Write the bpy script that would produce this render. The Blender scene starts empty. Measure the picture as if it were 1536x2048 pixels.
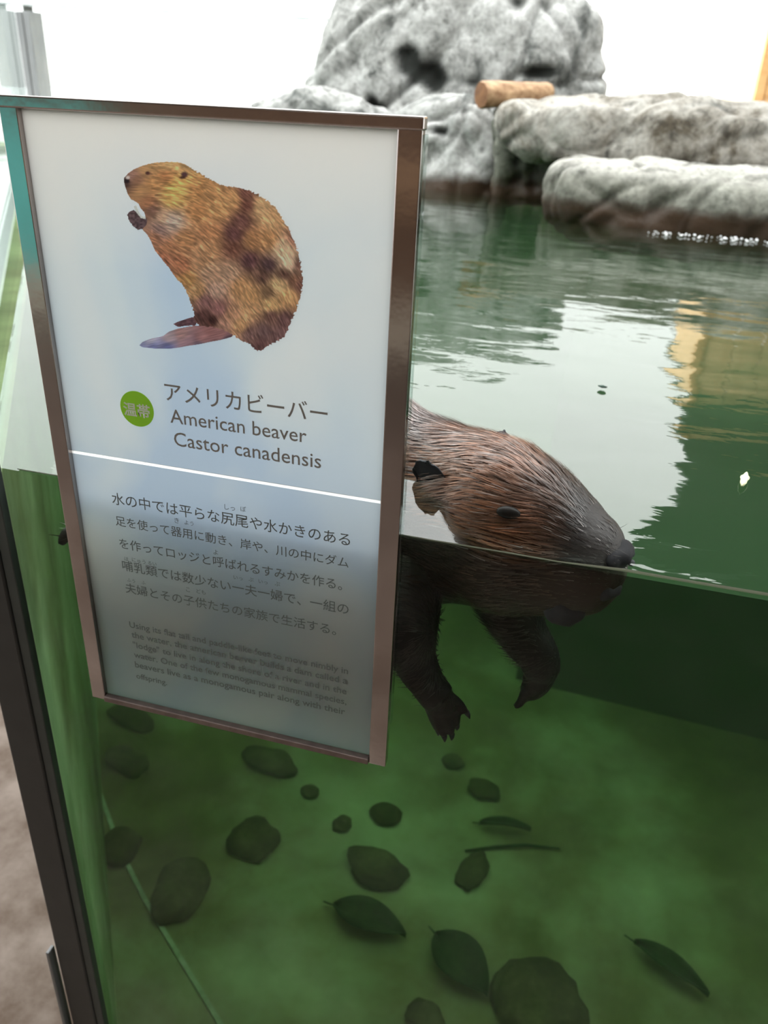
import bpy, bmesh, math, random
import numpy as np
from mathutils import Vector, Matrix, noise

# ------------------------------------------------------------------ camera, sky, exposure
SC = bpy.context.scene
CAM = np.array([0.4208, -0.5237, 0.3096])          # metres; z = 0 is the water level, y = 0 the front of the glass
YAW, PITCH, ROLL, FL = math.radians(-14.370), math.radians(27.275), math.radians(2.757), 1594.1
_f = np.array([math.sin(YAW)*math.cos(PITCH), math.cos(YAW)*math.cos(PITCH), -math.sin(PITCH)])
_r0 = np.array([math.cos(YAW), -math.sin(YAW), 0.0]); _u0 = np.cross(_r0, _f)
_r = _r0*math.cos(ROLL)+_u0*math.sin(ROLL); _u = -_r0*math.sin(ROLL)+_u0*math.cos(ROLL)
cd = bpy.data.cameras.new('camera'); cam = bpy.data.objects.new('camera', cd); SC.collection.objects.link(cam)
M = Matrix.Identity(4)
for i in range(3):
    M[i][0] = _r[i]; M[i][1] = _u[i]; M[i][2] = -_f[i]; M[i][3] = CAM[i]
cam.matrix_world = M
cd.sensor_fit = 'VERTICAL'; cd.sensor_height = 36.0; cd.lens = FL/2048*36.0; cd.clip_start = 0.02; cd.clip_end = 300
cd.dof.use_dof = True; cd.dof.focus_distance = .64; cd.dof.aperture_fstop = 8.5
SC.camera = cam

SKY = 7.0                                          # overcast sky: zenith radiance, horizon one third of it
W = bpy.data.worlds.new('overcast_sky'); SC.world = W; W.use_nodes = True
nt = W.node_tree; nt.nodes.clear()
n_out = nt.nodes.new('ShaderNodeOutputWorld'); n_bg = nt.nodes.new('ShaderNodeBackground')
n_tc = nt.nodes.new('ShaderNodeTexCoord'); n_sp = nt.nodes.new('ShaderNodeSeparateXYZ')
n_mx = nt.nodes.new('ShaderNodeMath'); n_mx.operation = 'MAXIMUM'; n_mx.inputs[1].default_value = 0.0
n_ma = nt.nodes.new('ShaderNodeMath'); n_ma.operation = 'MULTIPLY_ADD'; n_ma.inputs[1].default_value = 2/3; n_ma.inputs[2].default_value = 1/3
n_ms = nt.nodes.new('ShaderNodeMath'); n_ms.operation = 'MULTIPLY'; n_ms.inputs[1].default_value = SKY
nt.links.new(n_tc.outputs['Generated'], n_sp.inputs[0]); nt.links.new(n_sp.outputs['Z'], n_mx.inputs[0])
nt.links.new(n_mx.outputs[0], n_ma.inputs[0]); nt.links.new(n_ma.outputs[0], n_ms.inputs[0])
nt.links.new(n_ms.outputs[0], n_bg.inputs['Strength']); n_bg.inputs['Color'].default_value = (1.0, 1.0, 1.0, 1)
nt.links.new(n_bg.outputs[0], n_out.inputs['Surface'])

SC.view_settings.view_transform = 'Standard'; SC.view_settings.look = 'None'
SC.view_settings.gamma = 1.0; SC.view_settings.use_curve_mapping = False
SC.view_settings.exposure = 0.0
cy = SC.cycles
cy.max_bounces = 10; cy.diffuse_bounces = 4; cy.glossy_bounces = 4; cy.transmission_bounces = 8
cy.transparent_max_bounces = 24; cy.volume_bounces = 1; cy.sample_clamp_indirect = 6.0; cy.caustics_reflective = False

ADDED_LAMP_POWER = 9.0                                   # unseen lamp added to light the sign's front (built below)

# ------------------------------------------------------------------ helpers
rnd = random.Random(7); rng = np.random.default_rng(7)

def ray(px, py):
    return _f + _r*((px-768)/FL) - _u*((py-1024)/FL)
def at(px, py, Y=None, z=None):
    "where the line of sight through a pixel meets the upright plane y=Y or the level plane z"
    d = ray(px, py); t = (z-CAM[2])/d[2] if z is not None else (Y-CAM[1])/d[1]
    return CAM + t*d

def link(o): SC.collection.objects.link(o); return o
def tag(o, label=None, cat=None, group=None, kind=None):
    if label: o['label'] = label
    if cat: o['category'] = cat
    if group: o['group'] = group
    if kind: o['kind'] = kind
    return o
def empty(name, loc=(0, 0, 0)):
    o = bpy.data.objects.new(name, None); o.location = loc; o.empty_display_size = .05; return link(o)
def put(o, parent):
    if parent is not None:
        o.parent = parent
        o.matrix_parent_inverse = Matrix.Translation(-Vector(parent.location))
    return o
def mesh(name, verts, faces, mat, parent=None, smooth=False, mats=None, midx=None):
    me = bpy.data.meshes.new(name)
    me.from_pydata([tuple(map(float, v)) for v in verts], [], [tuple(int(i) for i in f) for f in faces])
    me.update()
    for m in (mats or [mat]): me.materials.append(m)
    if midx is not None: me.polygons.foreach_set('material_index', midx)
    if smooth: me.polygons.foreach_set('use_smooth', [True]*len(me.polygons))
    return put(link(bpy.data.objects.new(name, me)), parent)
def bm_obj(name, bm, mat, parent=None, smooth=False):
    bmesh.ops.recalc_face_normals(bm, faces=bm.faces[:])
    me = bpy.data.meshes.new(name); bm.to_mesh(me); bm.free(); me.materials.append(mat)
    if smooth: me.polygons.foreach_set('use_smooth', [True]*len(me.polygons))
    return put(link(bpy.data.objects.new(name, me)), parent)
def box_bm(x0, x1, y0, y1, z0, z1, bevel=0.0, seg=2):
    bm = bmesh.new(); bmesh.ops.create_cube(bm, size=1)
    for v in bm.verts:
        v.co = Vector(((x0+x1)/2+v.co.x*(x1-x0), (y0+y1)/2+v.co.y*(y1-y0), (z0+z1)/2+v.co.z*(z1-z0)))
    if bevel > 0: bmesh.ops.bevel(bm, geom=bm.edges[:], offset=bevel, segments=seg, affect='EDGES', profile=.5)
    return bm
def box(name, x0, x1, y0, y1, z0, z1, mat, parent=None, bevel=0.0, seg=2):
    return bm_obj(name, box_bm(x0, x1, y0, y1, z0, z1, bevel, seg), mat, parent)
def prism(name, poly, z0, z1, mat, parent=None):
    n = len(poly)
    vs = [(x, y, z0) for x, y in poly]+[(x, y, z1) for x, y in poly]
    fs = [tuple(range(n-1, -1, -1)), tuple(range(n, 2*n))]+[(i, (i+1) % n, n+(i+1) % n, n+i) for i in range(n)]
    o = mesh(name, vs, fs, mat, parent)
    bm = bmesh.new(); bm.from_mesh(o.data); bmesh.ops.recalc_face_normals(bm, faces=bm.faces[:]); bm.to_mesh(o.data); bm.free()
    return o
def fbm(p, octv=4, h=.6):
    a, s, t = 1.0, 0.0, Vector(p)
    for _ in range(octv):
        s += a*noise.noise(t); t = t*2.03+Vector((3.1, 1.7, 9.2)); a *= h
    return s
def set_attr(me, name, cols):
    a = me.color_attributes.new(name, 'FLOAT_COLOR', 'POINT')
    a.data.foreach_set('color', np.asarray(cols, dtype=np.float32).ravel())
def lin(*c):
    c = np.array(c)/255.0
    return tuple(np.where(c <= .04045, c/12.92, ((c+.055)/1.055)**2.4))

# ------------------------------------------------------------------ materials
class Mat:
    def __init__(s, name):
        s.m = bpy.data.materials.new(name); s.m.use_nodes = True; s.t = s.m.node_tree; s.t.nodes.clear()
        s.out = s.n('OutputMaterial')
    def n(s, typ, **kw):
        nd = s.t.nodes.new('ShaderNode'+typ)
        for k, v in kw.items():
            if k in nd.inputs: nd.inputs[k].default_value = v
            else: setattr(nd, k, v)
        return nd
    def l(s, a, b): s.t.links.new(a, b)
    def tex(s, scale=5, detail=6, rough=.6, vec=None, typ='TexNoise', stretch=None, distortion=0):
        tc = s.n('TexCoord'); src = tc.outputs['Object'] if vec is None else vec
        if stretch:
            mp = s.n('Mapping'); mp.inputs['Scale'].default_value = stretch; s.l(src, mp.inputs[0]); src = mp.outputs[0]
        t = s.n(typ); t.inputs['Scale'].default_value = scale
        if typ == 'TexNoise': t.inputs['Detail'].default_value = detail; t.inputs['Roughness'].default_value = rough; t.inputs['Distortion'].default_value = distortion
        s.l(src, t.inputs['Vector']); return t
    def ramp(s, fac, stops):
        r = s.n('ValToRGB'); e = r.color_ramp.elements
        while len(e) < len(stops): e.new(.5)
        for i, (p, c) in enumerate(stops):
            e[i].position = p; e[i].color = (*c[:3], 1)
        s.l(fac, r.inputs[0]); return r
    def mixc(s, fac, a, b, mode='MIX'):
        m = s.n('MixRGB', blend_type=mode)
        for k, v in ((0, fac), (1, a), (2, b)):
            if hasattr(v, 'is_linked'): s.l(v, m.inputs[k])
            elif k == 0: m.inputs[0].default_value = v
            else: m.inputs[k].default_value = (*v[:3], 1)
        return m.outputs[0]
    def bsdf(s, col=(.5, .5, .5), rough=.5, metal=0.0, spec=.5, bump=None, bstr=.3, bdist=.002):
        b = s.n('BsdfPrincipled'); b.inputs['Roughness'].default_value = rough; b.inputs['Metallic'].default_value = metal
        b.inputs['Specular IOR Level'].default_value = spec
        if hasattr(col, 'is_linked'): s.l(col, b.inputs['Base Color'])
        else: b.inputs['Base Color'].default_value = (*col[:3], 1)
        if bump is not None:
            bp = s.n('Bump'); bp.inputs['Strength'].default_value = bstr; bp.inputs['Distance'].default_value = bdist
            s.l(bump, bp.inputs['Height']); s.l(bp.outputs[0], b.inputs['Normal'])
        s.l(b.outputs[0], s.out.inputs['Surface']); return b

def simple(name, c1, c2, scale=8, rough=.6, metal=0, bstr=.2, bdist=.001, stretch=None, spec=.5, lo=.35, hi=.65):
    m = Mat(name); t = m.tex(scale, stretch=stretch); r = m.ramp(t.outputs['Fac'], [(lo, c1), (hi, c2)])
    m.bsdf(r.outputs[0], rough, metal, spec, t.outputs['Fac'], bstr, bdist); return m.m

def front_fresnel(m, ior, normal=None):
    "mirror share of a face met from outside; from inside everything passes (the sheet does not bend light)"
    fr = m.n('Fresnel'); fr.inputs['IOR'].default_value = ior
    if normal is not None: m.l(normal, fr.inputs['Normal'])
    g = m.n('NewGeometry'); iv = m.n('Math', operation='SUBTRACT'); iv.inputs[0].default_value = 1.0; m.l(g.outputs['Backfacing'], iv.inputs[1])
    mu = m.n('Math', operation='MULTIPLY'); m.l(fr.outputs[0], mu.inputs[0]); m.l(iv.outputs[0], mu.inputs[1]); return mu.outputs[0]
def glass_mat(name, tint, ior=1.45, rough=0.0, bump=None):
    "thin clear sheet: what is not mirrored at its face goes straight on"
    m = Mat(name); tr = m.n('BsdfTransparent'); tr.inputs[0].default_value = (*tint, 1)
    gl = m.n('BsdfGlossy'); gl.inputs['Roughness'].default_value = rough
    mx = m.n('MixShader'); m.l(front_fresnel(m, ior), mx.inputs[0]); m.l(tr.outputs[0], mx.inputs[1]); m.l(gl.outputs[0], mx.inputs[2])
    m.l(mx.outputs[0], m.out.inputs['Surface']); return m.m

M_glass = glass_mat('clear_acrylic', (.965, .98, .97), 1.25)
M_glass_green = glass_mat('greenish_glass', (.90, .96, .94))

def add_volume(m):
    ab = m.n('VolumeAbsorption'); ab.inputs['Color'].default_value = (.25, .57, .22, 1); ab.inputs['Density'].default_value = .85
    sc = m.n('VolumeScatter'); sc.inputs['Color'].default_value = (.45, .72, .44, 1); sc.inputs['Density'].default_value = .11
    ad = m.n('AddShader'); m.l(ab.outputs[0], ad.inputs[0]); m.l(sc.outputs[0], ad.inputs[1]); m.l(ad.outputs[0], m.out.inputs['Volume'])
def water_surface():
    m = Mat('water_surface'); tc = m.n('TexCoord')
    a = m.tex(1.0, 2, .5, tc.outputs['Object'], stretch=(5, 9, 1), distortion=.6)
    b = m.tex(1.0, 3, .55, tc.outputs['Object'], stretch=(16, 34, 1), distortion=.4)
    ad = m.n('Math', operation='MULTIPLY_ADD'); m.l(b.outputs['Fac'], ad.inputs[0]); ad.inputs[1].default_value = .22; m.l(a.outputs['Fac'], ad.inputs[2])
    bp = m.n('Bump'); bp.inputs['Strength'].default_value = .16; bp.inputs['Distance'].default_value = .012; m.l(ad.outputs[0], bp.inputs['Height'])
    tr = m.n('BsdfTransparent'); tr.inputs[0].default_value = (.94, 1, .96, 1)
    gl = m.n('BsdfGlossy'); gl.inputs['Roughness'].default_value = .02; m.l(bp.outputs[0], gl.inputs['Normal'])
    mx = m.n('MixShader'); m.l(front_fresnel(m, 1.75, bp.outputs[0]), mx.inputs[0]); m.l(tr.outputs[0], mx.inputs[1]); m.l(gl.outputs[0], mx.inputs[2])
    m.l(mx.outputs[0], m.out.inputs['Surface']); add_volume(m); return m.m
def water_side():
    m = Mat('water_against_the_tank'); tr = m.n('BsdfTransparent'); m.l(tr.outputs[0], m.out.inputs['Surface']); add_volume(m); return m.m
M_water, M_wside = water_surface(), water_side()

def rock_mat(name, pale, mid, dark, seed=0.0, wet=.06, face_shade=0.0):
    m = Mat(name); tc = m.n('TexCoord'); mp = m.n('Mapping'); mp.inputs['Location'].default_value = (seed, seed*.7, seed*.3); m.l(tc.outputs['Object'], mp.inputs[0]); v = mp.outputs[0]
    a = m.tex(4.5, 9, .68, v, distortion=.8); b = m.tex(17, 8, .7, v); c = m.tex(60, 5, .7, v)
    col = m.ramp(a.outputs['Fac'], [(.36, dark), (.46, mid), (.60, pale)]).outputs[0]
    sp = m.ramp(b.outputs['Fac'], [(.34, (.25, .25, .24)), (.47, (1, 1, 1))]).outputs[0]
    col = m.mixc(.75, col, sp, 'MULTIPLY')
    sp2 = m.ramp(c.outputs['Fac'], [(.35, (.6, .6, .6)), (.6, (1.1, 1.1, 1.1))]).outputs[0]
    col = m.mixc(.7, col, sp2, 'MULTIPLY')
    at_ = m.n('Attribute', attribute_name='stain'); col = m.mixc(at_.outputs['Fac'], col, (.018, .02, .018))  # near black in cracks and dents
    # wet, algae-brown band just over the water
    g = m.n('NewGeometry'); s = m.n('SeparateXYZ'); m.l(g.outputs['Position'], s.inputs[0])
    ad = m.n('Math', operation='MULTIPLY_ADD'); m.l(b.outputs['Fac'], ad.inputs[0]); ad.inputs[1].default_value = -.07; m.l(s.outputs['Z'], ad.inputs[2])
    mr = m.n('MapRange'); mr.inputs['From Min'].default_value = wet-.06; mr.inputs['From Max'].default_value = wet-.02; mr.inputs['To Min'].default_value = 1; mr.inputs['To Max'].default_value = 0
    m.l(ad.outputs[0], mr.inputs['Value'])
    col = m.mixc(mr.outputs[0], col, (.045, .028, .018))
    if face_shade:  # shade of the slab's lower face painted in as darker colour
        m2 = m.n('MapRange'); m2.inputs['From Min'].default_value = face_shade-.05; m2.inputs['From Max'].default_value = face_shade; m2.inputs['To Min'].default_value = .8; m2.inputs['To Max'].default_value = 0
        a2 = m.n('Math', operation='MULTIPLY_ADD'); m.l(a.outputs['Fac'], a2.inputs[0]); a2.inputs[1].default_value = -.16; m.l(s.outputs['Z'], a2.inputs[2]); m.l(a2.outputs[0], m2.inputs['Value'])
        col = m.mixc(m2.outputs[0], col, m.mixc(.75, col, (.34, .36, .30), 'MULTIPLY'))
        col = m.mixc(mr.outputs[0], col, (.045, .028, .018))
    b_ = m.bsdf(col, .75, 0, .2, a.outputs['Fac'], .5, .05)
    ro = m.n('MapRange'); ro.inputs['To Min'].default_value = .8; ro.inputs['To Max'].default_value = .25; m.l(mr.outputs[0], ro.inputs['Value']); m.l(ro.outputs[0], b_.inputs['Roughness'])
    bp = m.n('Bump'); bp.inputs['Strength'].default_value = .5; bp.inputs['Distance'].default_value = .012; m.l(b.outputs['Fac'], bp.inputs['Height']); m.l(bp.outputs[0], b_.inputs['Normal'])
    return m.m
M_rock = rock_mat('pale_grey_rock', (.44, .44, .43), (.30, .30, .29), (.09, .094, .09))
M_slab = rock_mat('brown_grey_rock', (.40, .385, .355), (.24, .222, .195), (.09, .075, .055), 3.3)
M_lowslab = rock_mat('pale_rock_with_painted_shade', (.46, .45, .42), (.30, .29, .265), (.11, .105, .09), 5.2, .06, .09)
M_darkrock = rock_mat('dark_mossy_rock', (.20, .20, .17), (.09, .095, .075), (.03, .034, .028), 6.1)

def algae(name, dark, mid, pale, scale=3.0):
    m = Mat(name); a = m.tex(scale, 8, .62, distortion=.15); b = m.tex(scale*6, 5, .6)
    c = m.ramp(a.outputs['Fac'], [(.33, dark), (.5, mid), (.68, pale)]).outputs[0]
    c = m.mixc(.35, c, m.ramp(b.outputs['Fac'], [(.3, (.6, .6, .6)), (.7, (1.25, 1.25, 1.25))]).outputs[0], 'MULTIPLY')
    m.bsdf(c, .9, 0, .1, a.outputs['Fac'], .3, .01); return m.m
M_bed = algae('algae_covered_pool_floor', (.095, .076, .030), (.15, .145, .065), (.24, .28, .17), 1.9)
M_poolwall = algae('algae_covered_pool_wall', (.07, .08, .035), (.14, .18, .08), (.25, .33, .19), 2.2)
M_ledge = algae('ledge_painted_in_shade', (.016, .02, .012), (.024, .03, .019), (.032, .042, .026), 2)  # shadow on the deep wall put into this near-black colour
M_substone = algae('algae_coated_stone', (.04, .04, .018), (.07, .066, .028), (.11, .105, .05), 14)
M_leaf = algae('sunken_dark_leaf', (.016, .034, .014), (.028, .052, .022), (.045, .07, .03), 20)
M_concrete = simple('mottled_brown_concrete', lin(98, 84, 74), lin(140, 128, 120), 7, .85, bstr=.4, bdist=.004, spec=.2, lo=.4, hi=.62)
M_terrace = simple('white_terrace', (.78, .8, .8), (.84, .85, .85), 3, .8)
M_hallwall = simple('brown_wood_panelling', (.10, .055, .03), (.17, .10, .06), 6, .6, stretch=(12, 1, 1))
M_ceiling = simple('dark_ceiling_board', (.16, .14, .12), (.2, .18, .16), 4, .8)
M_cream = simple('cream_baseboard', (.6, .56, .45), (.65, .6, .5), 4, .6)
M_teal = simple('teal_wall_panel', (.10, .62, .60), (.14, .72, .68), 5, .5)
M_black = simple('black_sealant', (.006, .008, .007), (.012, .014, .013), 40, .45, bstr=.1)
M_gasket = simple('dark_grey_gasket', (.02, .028, .025), (.03, .04, .034), 30, .5, bstr=.1)
M_poststeel = simple('brushed_grey_steel', (.13, .14, .145), (.22, .225, .225), 18, .5, .45, .05, stretch=(1, 1, .15))
M_woodwall = simple('pale_timber_boards', (.80, .50, .24), (.92, .64, .34), 3, .7, stretch=(6, 6, .7))
M_woodbeam = simple('orange_timber_beam', (.62, .33, .12), (.72, .42, .18), 4, .7, stretch=(1, 6, 6))
M_roof = simple('dark_green_roofing', (.02, .03, .02), (.03, .045, .03), 4, .8)
M_added_lampbody = simple('added_lamp_housing', (.7, .7, .7), (.75, .75, .75), 4, .5)
def mirror_steel():
    m = Mat('polished_stainless_steel'); t = m.tex(45, 3, .5); u = m.tex(9, 3, .5)
    c = m.ramp(u.outputs['Fac'], [(.35, (.31, .275, .26)), (.65, (.41, .365, .345))])
    m.bsdf(c.outputs[0], .13, 1.0, .5, t.outputs['Fac'], .25, .0006); return m.m
M_steel = mirror_steel()

def added_lamp_glow_mat():
    m = Mat('added_lamp_glow'); e = m.n('Emission'); e.inputs[0].default_value = (1, .97, .9, 1); e.inputs[1].default_value = ADDED_LAMP_POWER
    m.l(e.outputs[0], m.out.inputs['Surface']); return m.m

# ------------------------------------------------------------------ the setting
XR = 3.2; YB = 3.45; ZF = -1.2; ZH = -1.02
LW = lambda Y: -0.093-(Y-.02)*(.392/.547)         # x of the pool's left side at depth Y
tag(prism('floor', [(-9, -4.2), (5, -4.2), (5, .0), (-.12, .0), (LW(YB)-.10, YB+.1), (-9, YB+.1)], ZH-.1, ZH, M_concrete), kind='structure')
tag(box('wall_front', -5, 5, -4.2, -4.05, ZH, 2.2, M_hallwall), kind='structure')
tag(box('wall_right', 3.6, 3.75, -4.05, -.3, ZH, 2.2, M_hallwall), kind='structure')
tag(box('ceiling', -5, 5, -4.2, -.25, 2.2, 2.35, M_ceiling), kind='structure')
tag(box('baseboard_front', -5, 5, -4.05, -4.02, ZH, ZH+.24, M_cream), kind='structure')
tp = box('trim_1', -5, -2.6, -4.05, -4.02, ZH+.24, .22, M_teal, bevel=.01); tag(tp, kind='structure')
M_tan = simple('tan_wooden_rail', (.42, .27, .15), (.52, .34, .2), 6, .5)
tag(box('trim_4', -2.6, 5, -4.05, -3.98, -.17, .02, M_tan, bevel=.01), kind='structure')
# tank shell
tag(prism('pool_floor', [(LW(0)-.02, .02), (XR, .02), (XR, YB), (LW(YB)-.02, YB)], ZF-.15, ZF, M_bed), kind='structure')
tag(prism('wall_left', [(LW(.03)-.035, .03), (LW(.03), .03), (LW(YB), YB), (LW(YB)-.12, YB)], ZF-.15, -.05, M_poolwall), kind='structure')
tag(box('wall_back', LW(YB)-.12, XR, YB, YB+.25, ZF-.15, .02, M_poolwall), kind='structure')
tag(box('trim_2', XR, XR+.2, .03, YB+.25, ZF-.15, .02, M_poolwall), kind='structure')
# submerged ledge on the right, its face uneven
pts = []
x0, x1 = .355, XR; nx, nz = 60, 12
vs, fs = [], []
for j in range(nz+1):
    for i in range(nx+1):
        x = x0+(x1-x0)*i/nx; z = ZF+.0+(-.32-ZF)*j/nz
        y = 1.405-.06*(x-.4)+.05*noise.noise(Vector((x*2.2, z*2.5, 1)))*min(1, j/3)+.05*(j/nz)
        vs.append((x, y, z))
for i in range(nx+1): vs.append((x0+(x1-x0)*i/nx, YB, -.25))
for i in range(nx+1): vs.append((x0+(x1-x0)*i/nx, YB, ZF))
for j in range(nz):
    for i in range(nx): a = j*(nx+1)+i; fs.append((a, a+1, a+nx+2, a+nx+1))
for i in range(nx):
    a = nz*(nx+1)+i; b = (nz+1)*(nx+1)+i; fs.append((a, a+1, b+1, b)); c = (nz+2)*(nx+1)+i; fs.append((b, b+1, c+1, c)); fs.append((c, c+1, i+1, i))
fs.append(tuple([j*(nx+1) for j in range(nz+1)]+[(nz+1)*(nx+1), (nz+2)*(nx+1)]))
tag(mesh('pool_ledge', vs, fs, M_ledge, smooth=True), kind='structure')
tag(prism('terrace', [(-40, YB+.25), (40, YB+.25), (40, 60), (-40, 60)], -.12, .05, M_terrace), kind='structure')
# pale joint line on the pool floor
def strip(name, pxs, z, w, mat):
    P = [at(x, y, z=z) for x, y in pxs]; vs, fs = [], []
    for i, p in enumerate(P):
        d = P[min(i+1, len(P)-1)]-P[max(i-1, 0)]; n = np.array([-d[1], d[0], 0]); n /= np.linalg.norm(n)
        for s in (-1, 1):
            for dz in (0, .006): vs.append(p+n*w*s*.5+np.array([0, 0, dz-.002]))
    for i in range(len(P)-1):
        a = i*4; fs += [(a+1, a+3, a+7, a+5), (a, a+1, a+5, a+4), (a+3, a+2, a+6, a+7)]
    return mesh(name, vs, fs, mat)
M_joint = algae('pale_floor_joint', (.15, .19, .115), (.22, .27, .18), (.28, .33, .25), 20)
tag(strip('trim_3', [(180, 1540), (205, 1600), (240, 1700), (290, 1800), (350, 1900), (440, 2048), (520, 2180)], ZF, .009, M_joint), kind='structure')

# front glass with its dark corner joint
g = empty('window_1', (1.5, .012, 0)); tag(g, kind='structure')
box('pane', -.063, XR+.2, .006, .02, ZF-.1, 1.5, M_glass, g)
box('corner_joint', -.113, -.0745, -.006, .004, ZF-.1, 1.5, M_black, g, .002)
box('gasket', -.0745, -.063, -.004, .005, ZF-.1, 1.5, M_gasket, g, .001)
box('steel_edge', -.1240, -.1195, -.012, .0, ZF-.1, -.665, M_poststeel, g, .001)

# barrier glass on the left side and the back, each with its posts
ZT = .655
g = empty('window_2', (-1.3, 1.7, 0)); tag(g, kind='structure')
prism('pane', [(LW(.05)-.02, .05), (LW(.05)-.032, .05), (LW(3.8)-.082, 3.8), (LW(3.8)-.07, 3.8)], -.06, ZT, M_glass_green, g)
cx, cyy = at(56, 20, Y=3.95)[0], 3.95
def tpost(x, y, ang, par=None):
    p = empty('glass_barrier_post', (x, y, .02)); z1 = at(56, 24, Y=3.95)[2]
    w = .052
    for k, (ox, tn) in enumerate(((-w-.004, 'post_plate'), (.004, 'post_plate'))):
        b = box_bm(ox, ox+w, -.045, .045, .02, z1, .004); bmesh.ops.rotate(b, verts=b.verts[:], cent=(0, 0, 0), matrix=Matrix.Rotation(ang, 3, 'Z'))
        bmesh.ops.translate(b, verts=b.verts[:], vec=(x, y, 0)); bm_obj(tn, b, M_poststeel, p)
    b = box_bm(-.006, .006, -.03, .03, .02, z1+.03, .001); bmesh.ops.rotate(b, verts=b.verts[:], cent=(0, 0, 0), matrix=Matrix.Rotation(ang, 3, 'Z'))
    bmesh.ops.translate(b, verts=b.verts[:], vec=(x, y, 0)); bm_obj('joint_strip', b, M_black if False else M_gasket, p)
    b = box_bm(-.085, .085, -.06, .06, .0, .07, .004); bmesh.ops.rotate(b, verts=b.verts[:], cent=(0, 0, 0), matrix=Matrix.Rotation(ang, 3, 'Z'))
    bmesh.ops.translate(b, verts=b.verts[:], vec=(x, y, 0)); bm_obj('base_shoe', b, M_poststeel, p)
    return p
tag(tpost(cx, cyy, math.radians(-14)), 'grey steel corner post of the glass barrier behind the sign', 'post')
g = empty('window_3', (0, 3.96, .05)); tag(g, kind='structure')
zt0, zt1 = at(45, 12, Y=3.96)[2], at(700, 45, Y=3.96)[2]
xa, xb = at(45, 12, Y=3.96)[0], at(700, 45, Y=3.96)[0]
def ztop(x): return zt0+(zt1-zt0)*(x-xa)/(xb-xa)
vs = []
for x in (cx+.07, .0):
    for y in (3.954, 3.966):
        for z in (.05, ztop(x)): vs.append((x, y, z))
mesh('pane', vs, [(0, 1, 3, 2), (4, 6, 7, 5), (0, 4, 5, 1), (2, 3, 7, 6), (0, 2, 6, 4)], M_glass, g)
M_edge = simple('grey_glass_edge', (.34, .38, .38), (.62, .66, .66), 10, .3)
vs = []
for x in (cx-.6, .0):
    for y in (3.950, 3.970):
        for z in (ztop(x), ztop(x)+.013): vs.append((x, y, z))
mesh('top_edge', vs, [(0, 1, 3, 2), (4, 6, 7, 5), (0, 4, 5, 1), (2, 3, 7, 6), (0, 2, 6, 4), (1, 5, 7, 3)], M_edge, g)

# timber lodge at the right with boards, beam and roof
lx = at(1508, 190, Y=4.6)[0]
lod = empty('timber_lodge', (lx+1.5, 4.7, .05)); tag(lod, 'pale orange timber lodge wall at the right edge beyond the rocks', 'building')
bw = .16; i = 0
x = lx+.05
while x < 4.4:
    box('board', x, x+bw-.008, 4.60, 4.64, .16, 1.38, M_woodwall, lod, .004); x += bw
box('corner_trim', lx, lx+.046, 4.57, 4.66, .16, 1.38, M_woodbeam, lod, .004)
box('sill_beam', lx-.012, 4.4, 4.555, 4.67, .05, .16, M_woodbeam, lod, .006)
box('rail', lx+.046, 4.4, 4.578, 4.6, .42, .48, M_woodbeam, lod, .003)
box('side_wall', lx+.01, lx+.05, 4.67, 6.5, .05, 1.38, M_woodwall, lod)
prism('roof', [(lx-.0, 4.5), (lx-.04, 3.4), (lx-.33, 2.6), (lx+.2, 2.4), (4.7, 2.4), (4.7, 6.8), (lx-.0, 6.8)], 1.38, 1.46, M_roof, lod)

# unseen lamp added for light on the hall side
lm = empty('added_lamp', (.2, -1.6, 2.2)); tag(lm, 'added unseen lamp over the visitors in front of the tank', 'lamp')
box('added_lamp_body', -.9, 1.3, -1.68, -1.52, 2.13, 2.2, M_added_lampbody, lm, .01)
box('added_lamp_tube', -.85, 1.25, -1.64, -1.56, 2.09, 2.13, added_lamp_glow_mat(), lm, .01)

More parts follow.
